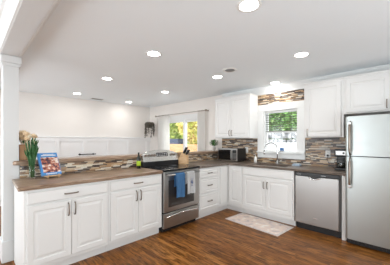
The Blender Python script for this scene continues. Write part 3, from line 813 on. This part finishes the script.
# potted plant at right end of the ledge
t = thing('potted_plant', 'small leafy plant in a white pot at the far end of the ledge', 'plant', (-3.39, 4.10, 1.136))
MB().lathe([(0, 0), (.035, 0), (.046, .095), (.05, .10), (.044, .10), (.033, .012), (0, .012)]).build('pot', 'white_plastic', t)
lf = MB()
for k in range(190):
    a = rnd.uniform(0, 2*PI); el = rnd.uniform(.1, 1.5); r = rnd.uniform(.01, .095)
    lf.leaf((r*math.cos(a), r*math.sin(a), .11+rnd.uniform(0, .12)), (math.cos(a)*math.cos(el), math.sin(a)*math.cos(el), math.sin(el)), .045, .022)
for k in range(12):
    a = k*.55; lf.tube([(0, 0, .03), (.05*math.cos(a), .05*math.sin(a), .17)], .002, 4)
lf.build('foliage', 'leaf', t)
# hanging plant
t = thing('hanging_plant', 'dark trailing plant hanging in the far corner of the dining area', 'plant', (-5.86, 4.00, 1.79))
MB().lathe([(0, -.03), (.07, -.02), (.11, .03), (.13, .12), (.125, .14), (.115, .12), (.09, .04), (0, .0)], n=20).build('basket', 'dry', t)
cd = MB()
for k in range(3):
    a = 2*PI*k/3+.4; cd.tube([(.12*math.cos(a), .12*math.sin(a), .13), (0, 0, .42)], .003, 5)
cd.tube([(0, 0, .42), (0, 0, ZC-1.79-.012)], .003, 5); cd.lathe([(0, ZC-1.79-.012), (.02, ZC-1.79-.012), (.02, ZC-1.79), (0, ZC-1.79)], n=12); cd.build('cord', 'white_towel', t)
vn = MB()
for k in range(34):
    a = rnd.uniform(0, 2*PI); L = rnd.uniform(.12, .36) * (1.25 if k % 5 == 0 else 1); r = .125
    P = [(r*.6*math.cos(a), r*.6*math.sin(a), .14), (r*1.1*math.cos(a), r*1.1*math.sin(a), .10), (r*1.15*math.cos(a), r*1.15*math.sin(a), -L*.4), (r*1.05*math.cos(a), r*1.05*math.sin(a), -L)]
    vn.tube(P, .004, 5)
    for j in range(16):
        s_ = rnd.random()*2.99; i = int(s_); q = Vector(P[i]).lerp(Vector(P[i+1]), s_-i)
        vn.leaf(q, (rnd.uniform(-1, 1), rnd.uniform(-1, 1), rnd.uniform(-1, .4)), .05, .028)
vn.build('trailing_vines', 'dry', t)
# dark rail on the wainscot
t = thing('wall_rail', 'dark metal grab rail mounted on the white wainscot wall', 'rail', (XW+.012, 2.27, 1.015))
MB().tube([(.055, -.22, 0), (.062, -.10, .0), (.064, 0, 0), (.062, .10, 0), (.055, .22, 0)], .013, 10).build('bar', 'black', t)
for yy in (-.17, .17): MB().tube([(0, yy, 0), (.006, yy, 0), (.0061, yy, 0), (.058, yy, 0)], .012, 10, radii=[.026, .026, .012, .014]).build('bracket', 'black', t)

# curtains and rod
rod = MB(); rod.tube([(-5.75, YB-.10, 2.12), (-3.72, YB-.10, 2.12)], .008, 10)
t = thing('curtain_rod', 'bronze curtain rod above the sliding door', 'curtain rod', (-4.73, YB, 2.12))
o = rod.build('rod', 'brass'); o.parent = t; o.matrix_parent_inverse = Matrix.Translation(-t.location)
for x in (-5.77, -3.70):
    MB().sphere((x+4.73, -.10, 0), .028, 12).build('finial', 'brass', t)
for x in (-5.735, -3.708): MB().tube([(x+4.73, -.10, 0), (x+4.73, -.04, 0), (x+4.73, 0, -.0)], .008, 8, radii=[.008, .008, .02]).build('bracket', 'brass', t)
def curtain(label, x0, x1, waves, seed):
    t = thing('curtain', label, 'curtain', (x0, YB-.10, 0)); b = bmesh.new(); nx = waves*10; G = []
    for j, z in enumerate((2.104, 2.08, 1.9, 1.5, 1.0, .5, .08)):
        row = []
        for i in range(nx+1):
            u = i/nx; amp = .022 if z > 2.05 else .034
            row.append(b.verts.new((u*(x1-x0), amp*math.sin(u*waves*2*PI+.25*math.sin(z*2+seed)), z)))
        G.append(row)
    for a, c_ in zip(G, G[1:]):
        for i in range(nx): f = b.faces.new((a[i], a[i+1], c_[i+1], c_[i])); f.smooth = True
    mb = MB(); mb._add(b); mb.build('cloth', 'curtain', t)
    for k in range(waves):
        q = MB(); cx = (k+.5)/waves*(x1-x0)
        q.tube([(cx+.0, .016*math.cos(a), 2.118+.016*math.sin(a)) for a in [2*PI*i/12 for i in range(13)]], .003, 5)
        q.build('ring', 'brass', t)
curtain('wide white sheer curtain drawn at the left of the sliding door', -5.67, -5.10, 8, 0)
curtain('white sheer curtain bunched at the right of the sliding door', -3.99, -3.725, 5, 2)
# blind in the upper sash
t = thing('window_blind', 'slatted blind half lowered in the window over the sink', 'blind', (-1.88, YB+.035, 1.95))
MB().box(-.31, .31, -.015, .015, -.03, 0).build('head_rail', 'white_plastic', t)
for k in range(8): MB().box(-.305, .305, -.014, .014, -.082-.045*k, -.072-.045*k).build('slat', 'slat', t)
MB().tube([(-.22, 0, -.03), (-.22, 0, -.395)], .0012, 4).tube([(.22, 0, -.03), (.22, 0, -.395)], .0012, 4).build('ladder_cord', 'white_plastic', t)

# rug
t = thing('rug', 'faded pink and cream runner rug in front of the sink cabinet', 'rug', (-1.89, 3.42, 0), math.radians(-4))
MB().box(-.49, .49, -.25, .25, 0, .008, .003).build('border', 'rug_edge', t)
MB().box(-.45, .45, -.215, .215, .004, .0095, .001, 1).build('field', 'rug', t)

# ------------------------------------------------------------ ceiling fixtures
def downlight(label, x, y, r=.08):
    t = thing('downlight', label, 'downlight', (x, y, ZC))
    MB().lathe([(r*.92, -.001), (r, -.004), (r*1.18, -.006), (r*1.25, -.002), (r*1.25, 0), (r*.92, 0)], n=32).build('trim_ring', 'white_plastic', t)
    MB().lathe([(0, -.003), (r*.91, -.003), (r*.91, -.001), (0, -.001)], n=32).build('lens', 'lens', t)
    ld = bpy.data.lights.new('downlight_lamp', 'AREA'); ld.shape = 'DISK'; ld.size = r*1.5; ld.energy = LAMP_W; ld.color = (1, .975, .945)
    lo = bpy.data.objects.new('downlight_lamp', ld); C.objects.link(lo); lo.parent = t; lo.location = (0, 0, -.012)
for lab, x, y in (('lit recessed downlight nearest the camera at top centre', -.96, 1.60),
                  ('lit recessed downlight rightmost in the photo, over the floor before the dishwasher', -1.04, 2.98),
                  ('lit recessed downlight in the middle of the ceiling, left of the nearest one', -2.34, 1.66),
                  ('lit recessed downlight beside the round ceiling vent', -2.42, 3.02),
                  ('lit recessed downlight against the cornice over the sink window', -1.90, 4.08),
                  ('lit recessed downlight over the dining side, straight above the ledge middle', -3.85, 1.75),
                  ('lit recessed downlight in front of the sliding door curtain rod', -3.99, 3.13),
                  ('lit recessed downlight nearest the small flat ceiling vent', -5.56, 1.82),
                  ('lit recessed downlight close to the hanging plant', -5.74, 3.23),
                  ('added unseen downlight just behind the camera', -.5, -.9), ('added unseen downlight behind the camera to the left', -2.6, -.9)):  # last two are unseen extras, added for more light
    downlight(lab, x, y)
t = thing('ceiling_vent', 'round white and grey speaker vent on the ceiling near the wall cabinet', 'vent', (-2.04, 2.85, ZC))
MB().lathe([(0, -.004), (.10, -.008), (.115, -.006), (.118, 0), (0, 0)], n=32).build('rim', 'white_plastic', t)
MB().lathe([(0, -.018), (.05, -.016), (.075, -.008), (0, -.008)], n=32).build('grille', 'steel_dark', t)
t = thing('ceiling_vent', 'small flat grey ceiling vent above the dining area', 'vent', (-5.90, 2.42, ZC))
MB().box(-.08, .08, -.16, .16, -.008, 0, .003).build('frame', 'white_plastic', t)
for k in range(6): MB().box(-.062+.021*k, -.050+.021*k, -.14, .14, -.011, -.007).build('louvre', 'steel_dark', t)

# ------------------------------------------------------------ outside
struct('ground', MB().box(-22, 8, YB+.16, 20, -.25, -.12), 'patio')
t = thing('wooden_fence', 'orange-stained board fence seen through the sliding door', 'fence', (-8.5, 7.6, -.12))
b = MB()
for k in range(40): b.box(-3.5+.155*k, -3.5+.155*k+.148, 0, .025, 0, 1.32)
b.build('boards', 'fence', t)
MB().box(-3.5, 2.7, .025, .065, .3, .39).box(-3.5, 2.7, .025, .065, 1.1, 1.19).build('rails', 'fence', t)
def tree(label, x, y, h, r, m, n, seed, low=.4):
    rd = random.Random(seed); t = thing('tree', label, 'tree', (x, y, -.12), 0)
    MB().tube([(0, 0, 0), (.05, .02, h*.3), (-.04, .05, h*.7)], .12, 8, radii=[.09, .07, .03]).build('trunk', 'bark', t)
    lf = MB()
    for k in range(n):
        u = rd.uniform(-1, 1); a = rd.uniform(0, 2*PI); q = math.sqrt(1-u*u); rr = r*rd.uniform(.55, 1.0)
        lf.leaf((rr*q*math.cos(a), rr*q*math.sin(a), low+(h-low)/2*(1+u*rd.uniform(.7, 1))), (rd.uniform(-1, 1), rd.uniform(-1, 1), rd.uniform(-1, .5)), .22, .16, n=Vector((rd.uniform(-1, 1), rd.uniform(-1, 1), rd.uniform(-1, 1))).normalized())
    lf.build('crown', m, t)
tree('yellow-green tree behind the fence at the left of the sliding door view', -12.5, 9.9, 4.8, 1.75, 'crown_a', 9000, 1, 1.0)
tree('yellow and orange autumn tree behind the fence at the right of the door view', -8.7, 9.7, 4.6, 1.6, 'crown_b', 9000, 2, 1.0)
tree('deep green tree seen through the window over the sink', -4.3, 10.6, 4.6, 1.9, 'crown_c', 8000, 3, 1.3)
tree('pale green tree farthest away in the sink window view', -6.6, 15.6, 6.4, 2.3, 'crown_a', 2600, 4, 1.5)
tree('tall yellow-green tree between the two nearer trees behind the fence', -15.4, 14.4, 7.0, 2.6, 'crown_a', 5000, 6, .8)
t = thing('garden_wall', 'low grey stone wall behind a white patio wall outside the sink window', 'garden wall', (-3.6, 8.6, -.12))
b = MB(); rd = random.Random(9)
for j in range(6):
    x = -2.2 + rd.uniform(0, .2)
    while x < 2.2:
        w_ = rd.uniform(.25, .5); b.box(x, x+w_-.02, -rd.uniform(.14, .19), .15, .33*j*.95, .33*j*.95+.29, .04, 1); x += w_
b.build('stones', 'stone', t)
t = thing('patio_wall', 'bright white low patio wall outside the sink window', 'garden wall', (-3.0, 7.0, -.12))
b = MB(); b.box(-1.6, 1.6, -.08, .08, 0, 1.36); b.box(-1.65, 1.65, -.11, .11, 1.36, 1.43, .01); b.build('wall', 'white_plastic', t)
t = thing('grill_cover', 'dark blue-grey covered grill standing behind the board fence', 'grill', (-9.75, 8.5, -.12))
b = MB(); b.prism([(-.48, 0), (.48, 0), (.46, 1.35), (.34, 1.60), (-.34, 1.60), (-.46, 1.35)], 'y', -.28, .28); b.build('cover', 'navy_car', t)

for o in list(C.objects):
    if o.parent is None and o.get('category') in GR and not o.get('group'): o['group'] = GR[o['category']]
